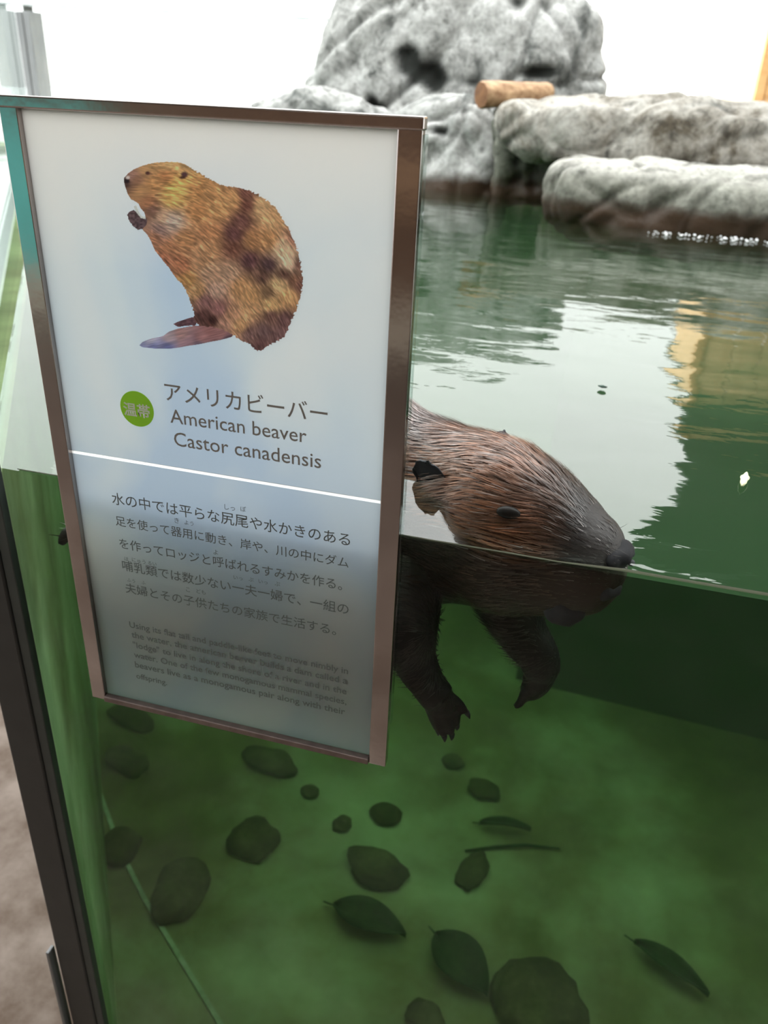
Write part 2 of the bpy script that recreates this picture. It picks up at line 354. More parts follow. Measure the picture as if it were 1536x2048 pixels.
# ------------------------------------------------------------------ water
def build_water():
    NX, NY = 300, 360
    ys = .0205+(YB-.025)*np.linspace(0, 1, NY+1)**1.7
    vs, fs, mi = [], [], []
    for j, y in enumerate(ys):
        xl = LW(y)+.002
        for i in range(NX+1):
            u = i/NX; x = xl+(XR-.01-xl)*u
            d = min(1, (y-.02)/.15)
            z = d*(.0016*noise.noise(Vector((x*3.2+5, y*4.5, 0)))+.0005*noise.noise(Vector((x*9, y*16, 3))))
            bw = math.exp(-((x-.285)/.065)**4); dy = y-.02
            z += bw*(.26*dy if dy < .07 else .0182*math.exp(-((dy-.07)/.03)**2))
            vs.append((x, y, z))
    W_ = NX+1
    for j in range(NY):
        for i in range(NX): a = j*W_+i; fs.append((a, a+1, a+W_+1, a+W_)); mi.append(0)
    # skirt and bottom
    ring = [i for i in range(W_)]+[j*W_+NX for j in range(1, NY+1)]+[NY*W_+i for i in range(NX-1, -1, -1)]+[j*W_ for j in range(NY-1, 0, -1)]
    base = len(vs)
    for k in ring: x, y, z = vs[k]; vs.append((x, y, ZF-.02))
    n = len(ring)
    for k in range(n): fs.append((ring[k], base+k, base+(k+1) % n, ring[(k+1) % n])); mi.append(1)
    fs.append(tuple(base+n-1-k for k in range(n))); mi.append(1)
    o = mesh('pool_water', vs, fs, None, mats=[M_water, M_wside], midx=mi)
    sm = [m == 0 for m in mi]; o.data.polygons.foreach_set('use_smooth', sm)
    tag(o, 'green pool water with gently rippled reflecting surface filling the tank', 'water', kind='stuff')
    # water creeping up the glass
    me = []; fs = []; N = 160
    for i in range(N+1):
        x = -.06+(1.2+.06)*i/N; k = .0028+.0034*min(1, max(0, (x-.42)/.05))+.0008*noise.noise(Vector((x*9, 0, 0)))
        for t in range(6):
            a = t/5*math.pi/2; me.append((x, .0202+k*(1-math.cos(a))*1.5, .0002+k*(1-math.sin(a))))
    for i in range(N):
        for t in range(5): a = i*6+t; fs.append((a, a+1, a+7, a+6))
    mm = Mat('wet_meniscus'); mm.bsdf((.55, .62, .55), .15, 0, 1.0)
    w = mesh('water_meniscus', me, fs, mm.m, o, smooth=True)
build_water()

# ------------------------------------------------------------------ rocks
def resample(poly, n):
    P = np.array(poly+[poly[0]], float); d = np.r_[0, np.cumsum(np.linalg.norm(np.diff(P, axis=0), axis=1))]
    s = np.linspace(0, d[-1], n, endpoint=False); return np.c_[np.interp(s, d, P[:, 0]), np.interp(s, d, P[:, 1])]
def rock(name, pxs, Y, T, mat, label, amp=.03, fr=4.0, seed=0, dents=(), fl=.55, zmin=None, parent=None, lean=0.0, n=150, m=44, cat='rock', vox=.014, crack=1.0, group=None):
    out = resample([(at(x, y, Y=Y)[0], at(x, y, Y=Y)[2]) for x, y in pxs], n)
    for _ in range(2): out = (np.roll(out, 1, 0)+2*out+np.roll(out, -1, 0))/4
    if zmin is not None: out[:, 1] = np.maximum(out[:, 1], zmin)
    c = out.mean(0); vs = []
    S = [(at(x, y, Y=Y), r/FL*(Y-CAM[1]), a, dp) for x, y, r, a, dp in dents]
    for j in range(m+1):
        ph = -math.pi/2+math.pi*j/m; cp = max(0.0, math.cos(ph))**fl; sp = math.sin(ph); sp = math.copysign(abs(sp)**.85, sp)
        for i in range(n):
            p = c+(out[i]-c)*cp; vs.append((p[0], Y+T*sp+lean*(p[1]-c[1]), p[1]))
    fs = [(j*n+i, j*n+(i+1) % n, (j+1)*n+(i+1) % n, (j+1)*n+i) for j in range(m) for i in range(n)]
    o = mesh(name, vs, fs, mat)
    bm = bmesh.new(); bm.from_mesh(o.data); bmesh.ops.remove_doubles(bm, verts=bm.verts[:], dist=1e-5); bmesh.ops.recalc_face_normals(bm, faces=bm.faces[:]); bm.to_mesh(o.data); bm.free()
    r_ = o.modifiers.new('r', 'REMESH'); r_.mode = 'VOXEL'; r_.voxel_size = vox
    s_ = o.modifiers.new('s', 'SMOOTH'); s_.iterations = 12; s_.factor = .6
    bpy.context.view_layer.update(); me = bpy.data.meshes.new_from_object(o.evaluated_get(bpy.context.evaluated_depsgraph_get())); o.modifiers.clear(); o.data = me; me.name = name
    N_ = len(me.vertices); co_ = np.empty(N_*3, dtype=np.float32); me.vertices.foreach_get('co', co_); co_ = co_.reshape(-1, 3).astype(float)
    nn = np.empty(N_*3, dtype=np.float32); me.vertices.foreach_get('normal', nn); nn = nn.reshape(-1, 3).astype(float); st = np.zeros(N_)
    for i in range(N_):
        q = Vector(co_[i]); qs = q*fr+Vector((seed, seed*.37, 0))
        big = noise.noise(qs*.5)*1.1
        ridge = (1-abs(noise.noise(qs*.9+Vector((7, 7, 7)))))**6; cell = noise.voronoi(qs*.8+Vector((big, 0, big)))[0]; ck = max(0, .12-(cell[1]-cell[0]))/.12
        k = (big+fbm(qs, 5, .5))*amp*.6 - amp*.55*ridge - amp*.5*ck*crack
        s = .85*ck*crack*(noise.noise(qs*2.3)+.25)
        if nn[i, 1] < .6:
            for (P, r, a, dp) in S:
                d2 = ((q.x-P[0])**2+(q.z-P[2])**2*a*a)/(r*r)
                if d2 < 5: e = math.exp(-d2*1.3)*max(0, .75+2.2*noise.noise(qs*2.6)); s += e; k -= dp*e
        st[i] = min(1, max(0, s*1.6-.3)); co_[i] += nn[i]*k
    me.vertices.foreach_set('co', co_.astype(np.float32).ravel()); me.materials.clear(); me.materials.append(mat); me.update()
    me.polygons.foreach_set('use_smooth', [True]*len(me.polygons)); set_attr(me, 'stain', np.c_[st, st, st, np.ones(N_)])  # 'stain' holds the near black in cracks and dents
    if label: tag(o, label, cat, group)
    return o
U = 470   # pixels below which outlines run on under the water
rock('boulder', [(590, 300), (606, 175), (634, 105), (662, 50), (690, 0), (730, -60), (830, -90), (960, -110), (1080, -80), (1160, -12), (1198, 40), (1214, 105), (1210, 190), (1200, 300), (1000, 330), (760, 320)],
     3.52, .26, M_rock, 'largest pale grey boulder rising behind all the other rocks', .055, 3.2, 2.0,
     [(860, 130, 38, 1.4, .03), (890, 165, 22, 1, .03), (1060, 5, 42, 2.2, .04), (700, 205, 30, 2.4, .03), (775, 215, 22, 1, .04), (960, 165, 40, 4, .02), (1100, 150, 50, 5, .02), (830, 110, 20, 2, .02)], n=230, m=70)
rock('boulder', [(470, 330), (500, 208), (560, 190), (620, 178), (680, 180), (740, 200), (790, 235), (800, 330)], 3.10, .12, M_rock,
     'low grey boulder at the left foot of the largest boulder, above the sign', .03, 5, 9.0, [(790, 215, 18, 1, .02)])
rock('boulder', [(730, 300), (770, 225), (850, 195), (930, 183), (975, 205), (1000, 262), (1015, 300), (1020, 340), (1010, U), (850, U), (730, 430)], 2.95, .15, M_rock,
     'white rounded boulder at the waterline right beside the sign', .045, 4.5, 4.0, [(885, 256, 17, 2.2, .02), (975, 300, 10, .7, .01)], n=200, m=60)
rock('boulder', [(975, 360), (985, 215), (1030, 196), (1110, 190), (1135, 250), (1150, 300), (1150, 345), (1150, 410), (1060, 420), (985, 410)], 2.80, .09, M_darkrock,
     'dark mossy upright rock in the gap left of the long slabs', .03, 6, 12.0, [(1050, 365, 34, 1, .03)])
rock('rock_slab', [(992, 262), (995, 215), (1025, 195), (1110, 187), (1200, 186), (1300, 190), (1400, 198), (1536, 203), (1800, 225), (1840, 300), (1700, 375), (1536, 360), (1400, 356), (1300, 352), (1200, 345), (1110, 322), (1060, 330), (1010, 300)],
     2.72, .26, M_slab, 'upper long brownish grey slab resting on the lower slab at right', .028, 4, 15.0, [], fl=.42, n=260, m=60)
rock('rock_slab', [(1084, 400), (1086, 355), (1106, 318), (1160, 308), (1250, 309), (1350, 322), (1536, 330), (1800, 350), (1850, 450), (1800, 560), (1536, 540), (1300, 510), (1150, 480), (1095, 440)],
     2.36, .24, M_lowslab, 'lower long pale slab lying in the water at right', .028, 5, 21.0, [(1205, 440, 30, 1.2, .02)], fl=.42, n=260, m=60)
# short log lying on the rocks
def log():
    a = Vector(at(962, 190, Y=2.75)); b = Vector(at(1100, 186, Y=2.98)); a.z -= .0; r = .047
    ax = (b-a).normalized(); s = ax.cross(Vector((0, 0, 1))).normalized(); u = s.cross(ax)
    N, K = 30, 28; vs, fs = [], []
    for j in range(K+1):
        t = j/K; rr = r*(1-.25*t)*(1-.10*(t < .03)-.25*(t > .97))
        for i in range(N):
            th = 2*math.pi*i/N; q = a.lerp(b, t)
            k = 1+.10*noise.noise(Vector((math.cos(th)*2.2, math.sin(th)*2.2, t*4)))+.05*noise.noise(Vector((math.cos(th)*7, math.sin(th)*7, t*5)))
            vs.append(q+(s*math.cos(th)+u*math.sin(th))*rr*k)
    for j in range(K):
        for i in range(N): fs.append((j*N+i, j*N+(i+1) % N, (j+1)*N+(i+1) % N, (j+1)*N+i))
    root = empty('driftwood_log', tuple(a)); tag(root, 'short peeled orange brown log lying across the rocks', 'log')
    mb = simple('peeled_bark', (.20, .10, .045), (.42, .27, .15), 14, .7, bstr=.6, bdist=.005, stretch=(1, 3, 3))
    me = simple('cut_log_end', (.14, .06, .025), (.24, .11, .045), 30, .8)
    mesh('bark', vs, fs, mb, root, smooth=True)
    ve = [a-ax*.003]+vs[:N]; mesh('cut_end', ve, [(0, 1+(i+1) % N, 1+i) for i in range(N)], me, root)
    ve = [b+ax*.003]+vs[K*N:]; mesh('cut_end', ve, [(0, 1+i, 1+(i+1) % N) for i in range(N)], me, root)
log()
# bright drops where the water laps the lower slab
def drops():
    bm = bmesh.new()
    for k in range(60):
        px = 1285+255*rnd.random()**.8; py = 464+(px-1285)*.075+rnd.uniform(-3, 4)
        p = at(px, py, z=.004); r = rnd.uniform(.0018, .0042)
        bmesh.ops.create_icosphere(bm, subdivisions=1, radius=r, matrix=Matrix.Translation(Vector(p)) @ Matrix.Diagonal((1, 1, .8, 1)))
    for (x, y) in ((975, 378), (978, 384)): bmesh.ops.create_icosphere(bm, subdivisions=1, radius=.006, matrix=Matrix.Translation(Vector(at(x, y, z=.006))))
    m = Mat('white_splash'); m.bsdf((.85, .85, .87), .1, 0, 1.0)
    tag(bm_obj('splash_drops', bm, m.m, smooth=True), 'row of bright splash drops at the waterline of the lower slab', 'splash', kind='stuff')
drops()

# ------------------------------------------------------------------ stones, leaves and twig on the pool floor
def substone(px, py, w, hgt, label, seed, name='stone', rot=0.0):
    c = at(px, py, z=ZF); dist = np.linalg.norm(c-CAM); s = dist/FL
    rx, ry = w/2*s, hgt/2*s*1.25; rz = min(rx, ry)*.42
    bm = bmesh.new(); bmesh.ops.create_icosphere(bm, subdivisions=3, radius=1)
    R = Matrix.Rotation(rot-.2, 3, 'Z')
    for v in bm.verts:
        k = 1+.28*noise.noise(v.co*1.3+Vector((seed*3.1, 0, 0)))+.1*noise.noise(v.co*3+Vector((seed, 5, 0)))
        q = R @ Vector((v.co.x*rx*k, v.co.y*ry*k, 0)); v.co = Vector((c[0]+q.x, c[1]+q.y, ZF+rz*.55+v.co.z*rz*k))
    tag(bm_obj(name, bm, M_substone, smooth=True), label, 'stone')
substone(240, 1700, 72, 62, 'small dark angular stone near the corner joint, under the sign', 1)
substone(362, 1785, 88, 105, 'taller oval dark stone below left of the sign', 2, rot=.3)
substone(507, 1685, 92, 72, 'roundish dark stone straight below the middle of the sign', 3)
substone(752, 1742, 118, 66, 'wide flat brownish stone below the sign right corner', 4)
substone(540, 1528, 112, 48, 'flat dark stone close beneath the lower edge of the sign', 5)
substone(946, 1745, 52, 70, 'small upright stone below the near paw of the beaver', 6)
substone(256, 1527, 92, 46, 'flat greenish stone at the lower left corner of the sign', 7)
substone(966, 1583, 62, 40, 'small dim stone halfway below the near paw', 8)
substone(907, 1527, 42, 30, 'tiny dim stone just under the near paw', 9)
substone(621, 1586, 34, 26, 'tiny dark pebble below the sign, alone', 10)
substone(145, 1358, 70, 40, 'greenish lump beside the lower left frame of the sign', 11)
substone(262, 1440, 100, 40, 'long low lump just under the lower left frame', 12)
substone(1075, 2010, 150, 110, 'largest dark stone at the bottom edge of the view', 13)
substone(850, 2035, 70, 40, 'small stone at the bottom edge, left of the largest stone', 14)
substone(772, 1632, 60, 40, 'low brown lump below the right frame of the sign', 15)
substone(684, 1650, 34, 34, 'small curved pebble left of the low brown lump', 16)
def leaf(px, py, L, Wd, ang, label):
    c = at(px, py, z=ZF+.01); s = np.linalg.norm(c-CAM)/FL; L *= s*1.05; Wd *= s*1.3; vs, fs = [], []
    N = 16
    for i in range(N+1):
        t = i/N; w = Wd*.5*math.sin(math.pi*t**.85)**.8 if 0 < t < 1 else 0.0006
        for k in (-1, -.5, 0, .5, 1):
            x = (t-.5)*L; y = k*w; z = .012+.010*math.sin(t*3)+.010*abs(k)-.006*(k == 0)
            vs.append((c[0]+x*math.cos(ang)-y*math.sin(ang), c[1]+x*math.sin(ang)+y*math.cos(ang), ZF+z))
    for i in range(N):
        for k in range(4): a = i*5+k; fs.append((a, a+1, a+6, a+5))
    root = empty('sunken_leaf', tuple(c)); tag(root, label, 'leaf')
    o = mesh('blade', vs, fs, M_leaf, root, smooth=True); sm = o.modifiers.new('s', 'SOLIDIFY'); sm.thickness = .0015
    a = Vector((c[0]-L*.64*math.cos(ang), c[1]-L*.64*math.sin(ang), ZF+.012)); b = Vector((c[0]-L*.49*math.cos(ang), c[1]-L*.49*math.sin(ang), ZF+.013))
    tube('stem', [a, b], [.0016, .0018], M_leaf, root)
def tube(name, pts, rad, mat, parent=None, N=8, cap=True, label=None):
    vs, fs = [], []; P = [Vector(p) for p in pts]
    for j, p in enumerate(P):
        d = (P[min(j+1, len(P)-1)]-P[max(j-1, 0)]).normalized(); s = d.cross(Vector((0.13, .2, 1))).normalized(); u = s.cross(d)
        for i in range(N): th = 2*math.pi*i/N; vs.append(p+(s*math.cos(th)+u*math.sin(th))*rad[j])
    for j in range(len(P)-1):
        for i in range(N): fs.append((j*N+i, j*N+(i+1) % N, (j+1)*N+(i+1) % N, (j+1)*N+i))
    if cap: fs += [tuple(range(N-1, -1, -1)), tuple(range((len(P)-1)*N, len(P)*N))]
    return mesh(name, vs, fs, mat, parent, smooth=True)
leaf(738, 1843, 135, 50, math.radians(-8), 'dark green pointed leaf on the pool floor, leftmost of the leaves')
leaf(921, 1930, 130, 66, math.radians(-38), 'broad dark green leaf left of the largest stone')
leaf(1340, 1938, 125, 30, math.radians(-28), 'slim dark leaf on the floor at lower right')
leaf(1010, 1655, 90, 16, math.radians(8), 'narrow faint leaf on the floor below the far paw')
tag(tube('sunken_twig', [at(x, y, z=ZF+.006) for x, y in ((930, 1702), (990, 1694), (1050, 1690), (1120, 1697))], [.003, .004, .004, .002], M_leaf), 'thin straight twig on the floor below the far paw', 'twig')
# floating bits
def fleck(px, py, L, Wd, col, label, name='floating_leaf_scrap', ang=1.2):
    c = at(px, py, z=.004); m = simple(name+'_skin', tuple(v*.8 for v in col), col, 60, .5); vs, fs = [], []
    for i in range(7):
        t = i/6; w = Wd*.5*math.sin(math.pi*t)+.0004+.0012*noise.noise(Vector((t*5, L*90, 0)))
        for k in (-1, 0, 1):
            x = (t-.5)*L; y = k*w; vs.append((c[0]+x*math.cos(ang)-y*math.sin(ang), c[1]+x*math.sin(ang)+y*math.cos(ang), .0035+.0015*math.sin(t*5)+.001*(k == 0)))
    for i in range(6):
        for k in range(2): a = i*3+k; fs.append((a, a+1, a+4, a+3))
    o = mesh(name, vs, fs, m, smooth=True); s = o.modifiers.new('s', 'SOLIDIFY'); s.thickness = .001
    tag(o, label, 'leaf')
fleck(1489, 958, .040, .007, (.75, .75, .45), 'pale yellow leaf scrap floating at right on green water', ang=1.35)
fleck(1205, 774, .007, .010, (.01, .05, .03), 'tiny dark scrap floating amid the bright reflection', ang=1.4)

# ------------------------------------------------------------------ the sign
SG = empty('hanging_information_sign', (.15, 0, .03))
tag(SG, 'steel framed beaver information sign hanging on the front of the glass', 'sign')
ZB, ZTOP, SW = -.2249, .3003, .30
def zx(px, py, Y=-.003): p = at(px, py, Y=Y); return p[0], p[2]
# frame
M_lip = simple('dull_brown_steel', (.16, .12, .11), (.22, .17, .155), 60, .5, .7, .3)
box('frame_side', .0, .0145, -.003, .0055, ZB, ZTOP-.004, M_steel, SG, .0008)
box('frame_side', SW-.0158, SW, -.003, .0055, ZB-.0, ZTOP-.004, M_steel, SG, .0008)
box('top_bar', -.002, SW+.001, -.005, .0058, ZTOP-.006, ZTOP+.002, M_steel, SG, .0012)
box('bottom_lip', .0145, SW-.0158, -.0055, .0015, ZB, ZB+.006, M_lip, SG, .001)
M_clear_edge = glass_mat('clear_plastic_edge', (.9, .95, .94), 1.5)
box('clear_edge', SW+.0002, SW+.0020, -.001, .0055, ZB+.05, ZTOP-.008, M_clear_edge, SG)
def print_mat(name, base_node):
    "thin white plastic: part of the light is sent back, part shines through from behind"
    m = Mat(name); col = base_node(m)
    tl = m.n('BsdfTranslucent'); df = m.n('BsdfDiffuse'); m.l(col, tl.inputs[0]); m.l(col, df.inputs[0])
    mx = m.n('MixShader'); mx.inputs[0].default_value = .45; m.l(tl.outputs[0], mx.inputs[1]); m.l(df.outputs[0], mx.inputs[2])
    m.l(mx.outputs[0], m.out.inputs['Surface']); return m.m
def pc(m):
    tc = m.n('TexCoord')
    a = m.tex(3.2, 3, .5, tc.outputs['Object'], stretch=(1.3, 1, 1), distortion=.6)
    c = m.ramp(a.outputs['Fac'], [(.40, (.35, .43, .53)), (.50, (.45, .505, .54)), (.62, (.55, .555, .545))]).outputs[0]  # printed clouds, with uneven light from behind painted into them
    sp = m.n('SeparateXYZ'); m.l(tc.outputs['Object'], sp.inputs[0]); mr = m.n('MapRange'); mr.inputs['From Min'].default_value = .19; mr.inputs['From Max'].default_value = .30; m.l(sp.outputs['Z'], mr.inputs['Value'])
    c = m.mixc(mr.outputs[0], c, (.62, .585, .55)); b = m.tex(9, 5, .6, tc.outputs['Object'])
    return m.mixc(.25, c, m.ramp(b.outputs['Fac'], [(.3, (.85, .88, .95)), (.7, (1.05, 1.03, 1.0))]).outputs[0], 'MULTIPLY')
M_panel = print_mat('print_with_backlight_tints', pc)
zj = zx(456, 960)[1]        # the joint between the two printed plates
def sheet(name, x0, x1, z0, z1, y, mat):
    return mesh(name, [(x0, y, z0), (x1, y, z0), (x1, y, z1), (x0, y, z1), (x0, y+.0012, z0), (x1, y+.0012, z0), (x1, y+.0012, z1), (x0, y+.0012, z1)],
                [(0, 1, 2, 3)], mat, SG)
sheet('upper_plate', .0145, SW-.0158, zj+.0013, ZTOP-.006, .002, M_panel)
sheet('lower_plate', .0145, SW-.0158, ZB+.005, zj-.0013, .002, M_panel)
def wc(m): r = m.n('RGB'); r.outputs[0].default_value = (1, 1, 1, 1); return r.outputs[0]
mj = Mat('bright_clear_joint'); tl = mj.n('BsdfTranslucent'); tl.inputs[0].default_value = (1, 1, 1, 1); tb = mj.n('BsdfTransparent'); mx = mj.n('MixShader'); mx.inputs[0].default_value = .25
mj.l(tl.outputs[0], mx.inputs[1]); mj.l(tb.outputs[0], mx.inputs[2]); mj.l(mx.outputs[0], mj.out.inputs['Surface'])
sheet('joint_strip', .0145, SW-.0158, zj-.0013, zj+.0013, .0018, mj.m)

# ---- lettering
M_ink = Mat('dark_grey_ink'); M_ink.bsdf((.15, .17, .17), .7, 0, .2); M_ink = M_ink.m
M_ink2 = Mat('grey_brown_title_ink'); M_ink2.bsdf((.28, .27, .255), .7, 0, .2); M_ink2 = M_ink2.m
M_white = Mat('white_ink'); M_white.bsdf((.75, .8, .7), .7, 0, .2); M_white = M_white.m
def text(body, p0, p1, mat, name='lettering', h=None, bold=0.0, dz=.0, y=.0012, size_by='w'):
    "one line of print whose left and right base points are given as they stand on the plate"
    (xa, za), (xb, zb) = zx(*p0, Y=.001), zx(*p1, Y=.001)
    cu = bpy.data.curves.new(name, 'FONT'); cu.body = body; cu.size = 1; cu.resolution_u = 3; cu.offset = bold
    o = link(bpy.data.objects.new('tmp', cu)); bpy.context.view_layer.update()
    me = bpy.data.meshes.new_from_object(o); bpy.data.objects.remove(o)
    v = np.empty(len(me.vertices)*3); me.vertices.foreach_get('co', v); v = v.reshape(-1, 3)
    mn, mx_ = v[:, 0].min(), v[:, 0].max(); sx = (xb-xa)/(mx_-mn); sy = h if h else sx
    z0 = (za+zb)/2
    out = np.c_[xa+(v[:, 0]-mn)*sx, np.full(len(v), y), z0+v[:, 1]*sy]
    me.vertices.foreach_set('co', out.ravel()); me.update(); me.materials.clear(); me.materials.append(mat); me.name = name
    return put(link(bpy.data.objects.new(name, me)), SG)
text('アメリカビーバー', (331, 805), (655, 838), M_ink2, 'title_lettering', bold=.006)
text('American beaver', (341, 846), (613, 885), M_ink2, 'title_lettering', bold=.004)
text('Castor canadensis', (349, 893), (642, 935), M_ink2, 'title_lettering', bold=.004)
# green badge
bx, bz = zx(274, 818, Y=.0014); br = .0148
vs = [(bx, .0014, bz)]+[(bx+br*math.cos(2*math.pi*i/48), .0014, bz+br*math.sin(2*math.pi*i/48)) for i in range(48)]
def gc(m): r = m.n('RGB'); r.outputs[0].default_value = (.34, .62, .045, 1); return r.outputs[0]
o = mesh('round_badge', vs, [(0, 1+i, 1+(i+1) % 48) for i in range(48)], print_mat('green_print', gc), SG)
b = text('温帯', (248, 828), (301, 835), M_white, 'badge_lettering', bold=.022, y=.0010)
# body text; (text, left base, right base)
JP = [('水の中では平らな尻尾や水かきのある', (225, 1011), (700, 1086)),
      ('足を使って器用に動き、岸や、川の中にダム', (232, 1053), (697, 1131)),
      ('を作ってロッジと呼ばれるすみかを作る。', (240, 1100), (684, 1174)),
      ('哺乳類では数少ない一夫一婦で、一組の', (246, 1145), (697, 1222)),
      ('夫婦とその子供たちの家族で生活する。', (252, 1189), (672, 1264))]
for s, a, b in JP: text(s, a, b, M_ink, bold=.004)
RB = [('しっ', (449, 1018), (470, 1022)), ('ぽ', (481, 1022), (492, 1024)), ('き', (349, 1045), (358, 1047)), ('よう', (369, 1048), (387, 1052)), ('よ', (427, 1108), (436, 1110)),
      ('ほ', (249, 1121), (257, 1122)), ('にゅう', (264, 1123), (291, 1128)), ('るい', (296, 1129), (313, 1132)), ('いっ', (467, 1158), (485, 1161)), ('ぷ', (497, 1162), (507, 1164)),
      ('いっ', (517, 1166), (535, 1169)), ('ぷ', (549, 1171), (560, 1173)), ('ふう', (254, 1163), (270, 1166)), ('ふ', (283, 1168), (291, 1169)), ('ども', (393, 1186), (411, 1189)), ('こ', (372, 1183), (380, 1184))]
for s, a, b in RB: text(s, a, b, M_ink, 'small_lettering')
EN = [('Using its flat tail and paddle-like feet to move nimbly in', (260, 1262), (696, 1341)),
      ('the water, the american beaver builds a dam called a', (264, 1281), (694, 1362)),
      ('"lodge" to live in along the shore of a river and in the', (267, 1301), (693, 1383)),
      ('water. One of the few monogamous mammal species,', (269, 1321), (693, 1403)),
      ('beavers live as a monogamous pair along with their', (271, 1340), (690, 1424)),
      ('offspring.', (273, 1358), (334, 1369))]
for s, a, b in EN: text(s, a, b, M_ink, bold=.012)

# ---- printed photograph of a sitting beaver: coloured dots on the plate, no relief
def inside(P, poly):
    x, y = P[:, 0], P[:, 1]; c = np.zeros(len(P), bool); n = len(poly); j = n-1
    for i in range(n):
        xi, yi = poly[i]; xj, yj = poly[j]
        k = ((yi > y) != (yj > y)) & (x < (xj-xi)*(y-yi)/(yj-yi+1e-9)+xi); c ^= k; j = i
    return c
def vnoise(x, y, seed=0):
    xi, yi = np.floor(x).astype(int), np.floor(y).astype(int); fx, fy = x-xi, y-yi
    fx, fy = fx*fx*(3-2*fx), fy*fy*(3-2*fy)
    def h(a, b):
        n = (a*374761393+b*668265263+seed*69069) & 0xffffffff; n = ((n ^ (n >> 13))*1274126177) & 0xffffffff
        return ((n ^ (n >> 16)) & 0xffff)/65535.0
    return (h(xi, yi)*(1-fx)+h(xi+1, yi)*fx)*(1-fy)+(h(xi, yi+1)*(1-fx)+h(xi+1, yi+1)*fx)*fy
BODY = [(152, 240), (175, 215), (215, 185), (280, 160), (350, 143), (430, 137), (500, 140), (560, 160), (620, 200), (680, 235), (740, 270), (800, 292), (870, 300), (950, 318), (1010, 345), (1070, 385), (1120, 430), (1165, 490), (1200, 550), (1235, 620), (1265, 700), (1285, 780), (1297, 860), (1297, 940), (1285, 1010), (1265, 1070), (1240, 1130), (1215, 1190), (1195, 1240), (1165, 1275), (1110, 1300), (1060, 1330), (1020, 1352), (985, 1345), (960, 1310), (920, 1295), (880, 1270), (845, 1245), (780, 1215), (700, 1195), (630, 1185), (605, 1150), (600, 1100), (580, 1050), (560, 990), (530, 930), (480, 880), (440, 820), (390, 760), (350, 710), (325, 650), (300, 605), (270, 575), (262, 520), (290, 505), (285, 470), (260, 440), (245, 410), (225, 395), (195, 380), (175, 345), (160, 300), (150, 262)]
TAIL = [(845, 1262), (780, 1280), (700, 1295), (640, 1308), (560, 1320), (480, 1335), (400, 1338), (330, 1335), (270, 1328), (248, 1315), (270, 1290), (330, 1268), (400, 1255), (440, 1225), (500, 1205), (580, 1190), (640, 1185), (800, 1200), (860, 1235)]
FOOT = [(620, 1185), (540, 1192), (500, 1200), (465, 1178), (500, 1160), (560, 1140), (610, 1128)]
PAW = [(300, 540), (270, 570), (245, 577), (215, 560), (185, 520), (172, 480), (185, 455), (215, 445), (240, 462), (262, 490), (300, 500)]
STICK = [(213, 425), (235, 415), (246, 450), (262, 480), (292, 492), (290, 506), (262, 500), (238, 470), (225, 450)]
# colours picked where they sit on the print
CP = [((170, 262), (60, 45, 45)), ((200, 235), (170, 130, 110)), ((230, 260), (150, 110, 80)), ((300, 175), (190, 150, 95)), ((420, 160), (205, 165, 105)), ((540, 170), (200, 160, 100)),
      ((260, 320), (190, 145, 90)), ((340, 290), (195, 145, 85)), ((420, 230), (185, 130, 75)), ((480, 320), (235, 190, 95)), ((460, 380), (225, 175, 90)), ((520, 270), (215, 165, 85)), ((310, 400), (180, 125, 80)), ((330, 450), (130, 95, 75)),
      ((400, 500), (185, 150, 115)), ((460, 520), (200, 175, 150)), ((380, 570), (150, 120, 105)), ((350, 630), (180, 125, 85)), ((620, 320), (205, 150, 85)), ((700, 330), (200, 150, 90)), ((620, 450), (195, 140, 80)), ((760, 430), (200, 150, 90)),
      ((850, 380), (205, 155, 95)), ((930, 345), (130, 85, 70)), ((945, 420), (120, 75, 60)), ((910, 520), (115, 75, 65)), ((860, 600), (110, 70, 65)), ((1030, 430), (215, 175, 120)), ((1100, 500), (210, 165, 110)), ((1080, 640), (190, 140, 85)), ((980, 640), (180, 130, 80)),
      ((1180, 700), (225, 190, 145)), ((1210, 790), (225, 190, 150)), ((1270, 800), (120, 85, 70)), ((1285, 930), (120, 80, 65)), ((1245, 640), (150, 105, 80)), ((540, 640), (190, 135, 80)), ((450, 700), (190, 130, 80)), ((420, 760), (175, 110, 70)), ((520, 800), (180, 115, 70)),
      ((700, 700), (190, 140, 90)), ((700, 600), (185, 130, 80)), ((850, 700), (125, 80, 60)), ((960, 770), (95, 60, 60)), ((1080, 800), (85, 60, 60)), ((1040, 870), (100, 70, 55)), ((1180, 860), (110, 75, 60)), ((1240, 900), (130, 90, 65)), ((640, 780), (195, 145, 95)),
      ((700, 860), (200, 155, 115)), ((820, 850), (190, 150, 115)), ((740, 960), (195, 155, 125)), ((560, 900), (195, 140, 70)), ((620, 960), (200, 150, 90)), ((680, 1030), (140, 95, 85)), ((760, 1080), (150, 100, 90)), ((660, 1130), (95, 60, 50)), ((720, 1160), (80, 45, 35)),
      ((900, 950), (190, 140, 85)), ((960, 1000), (200, 150, 90)), ((1080, 975), (120, 90, 60)), ((1150, 930), (220, 180, 120)), ((1200, 1000), (205, 155, 95)), ((1100, 1060), (215, 170, 105)), ((950, 1080), (205, 155, 100)), ((850, 1120), (190, 140, 100)), ((900, 1180), (200, 150, 95)),
      ((1100, 1120), (110, 75, 65)), ((1180, 1150), (115, 80, 75)), ((1050, 1230), (115, 85, 80)), ((960, 1240), (130, 95, 85)), ((1030, 1320), (110, 75, 70)), ((1150, 1250), (125, 90, 85)), ((780, 1190), (190, 140, 110))]
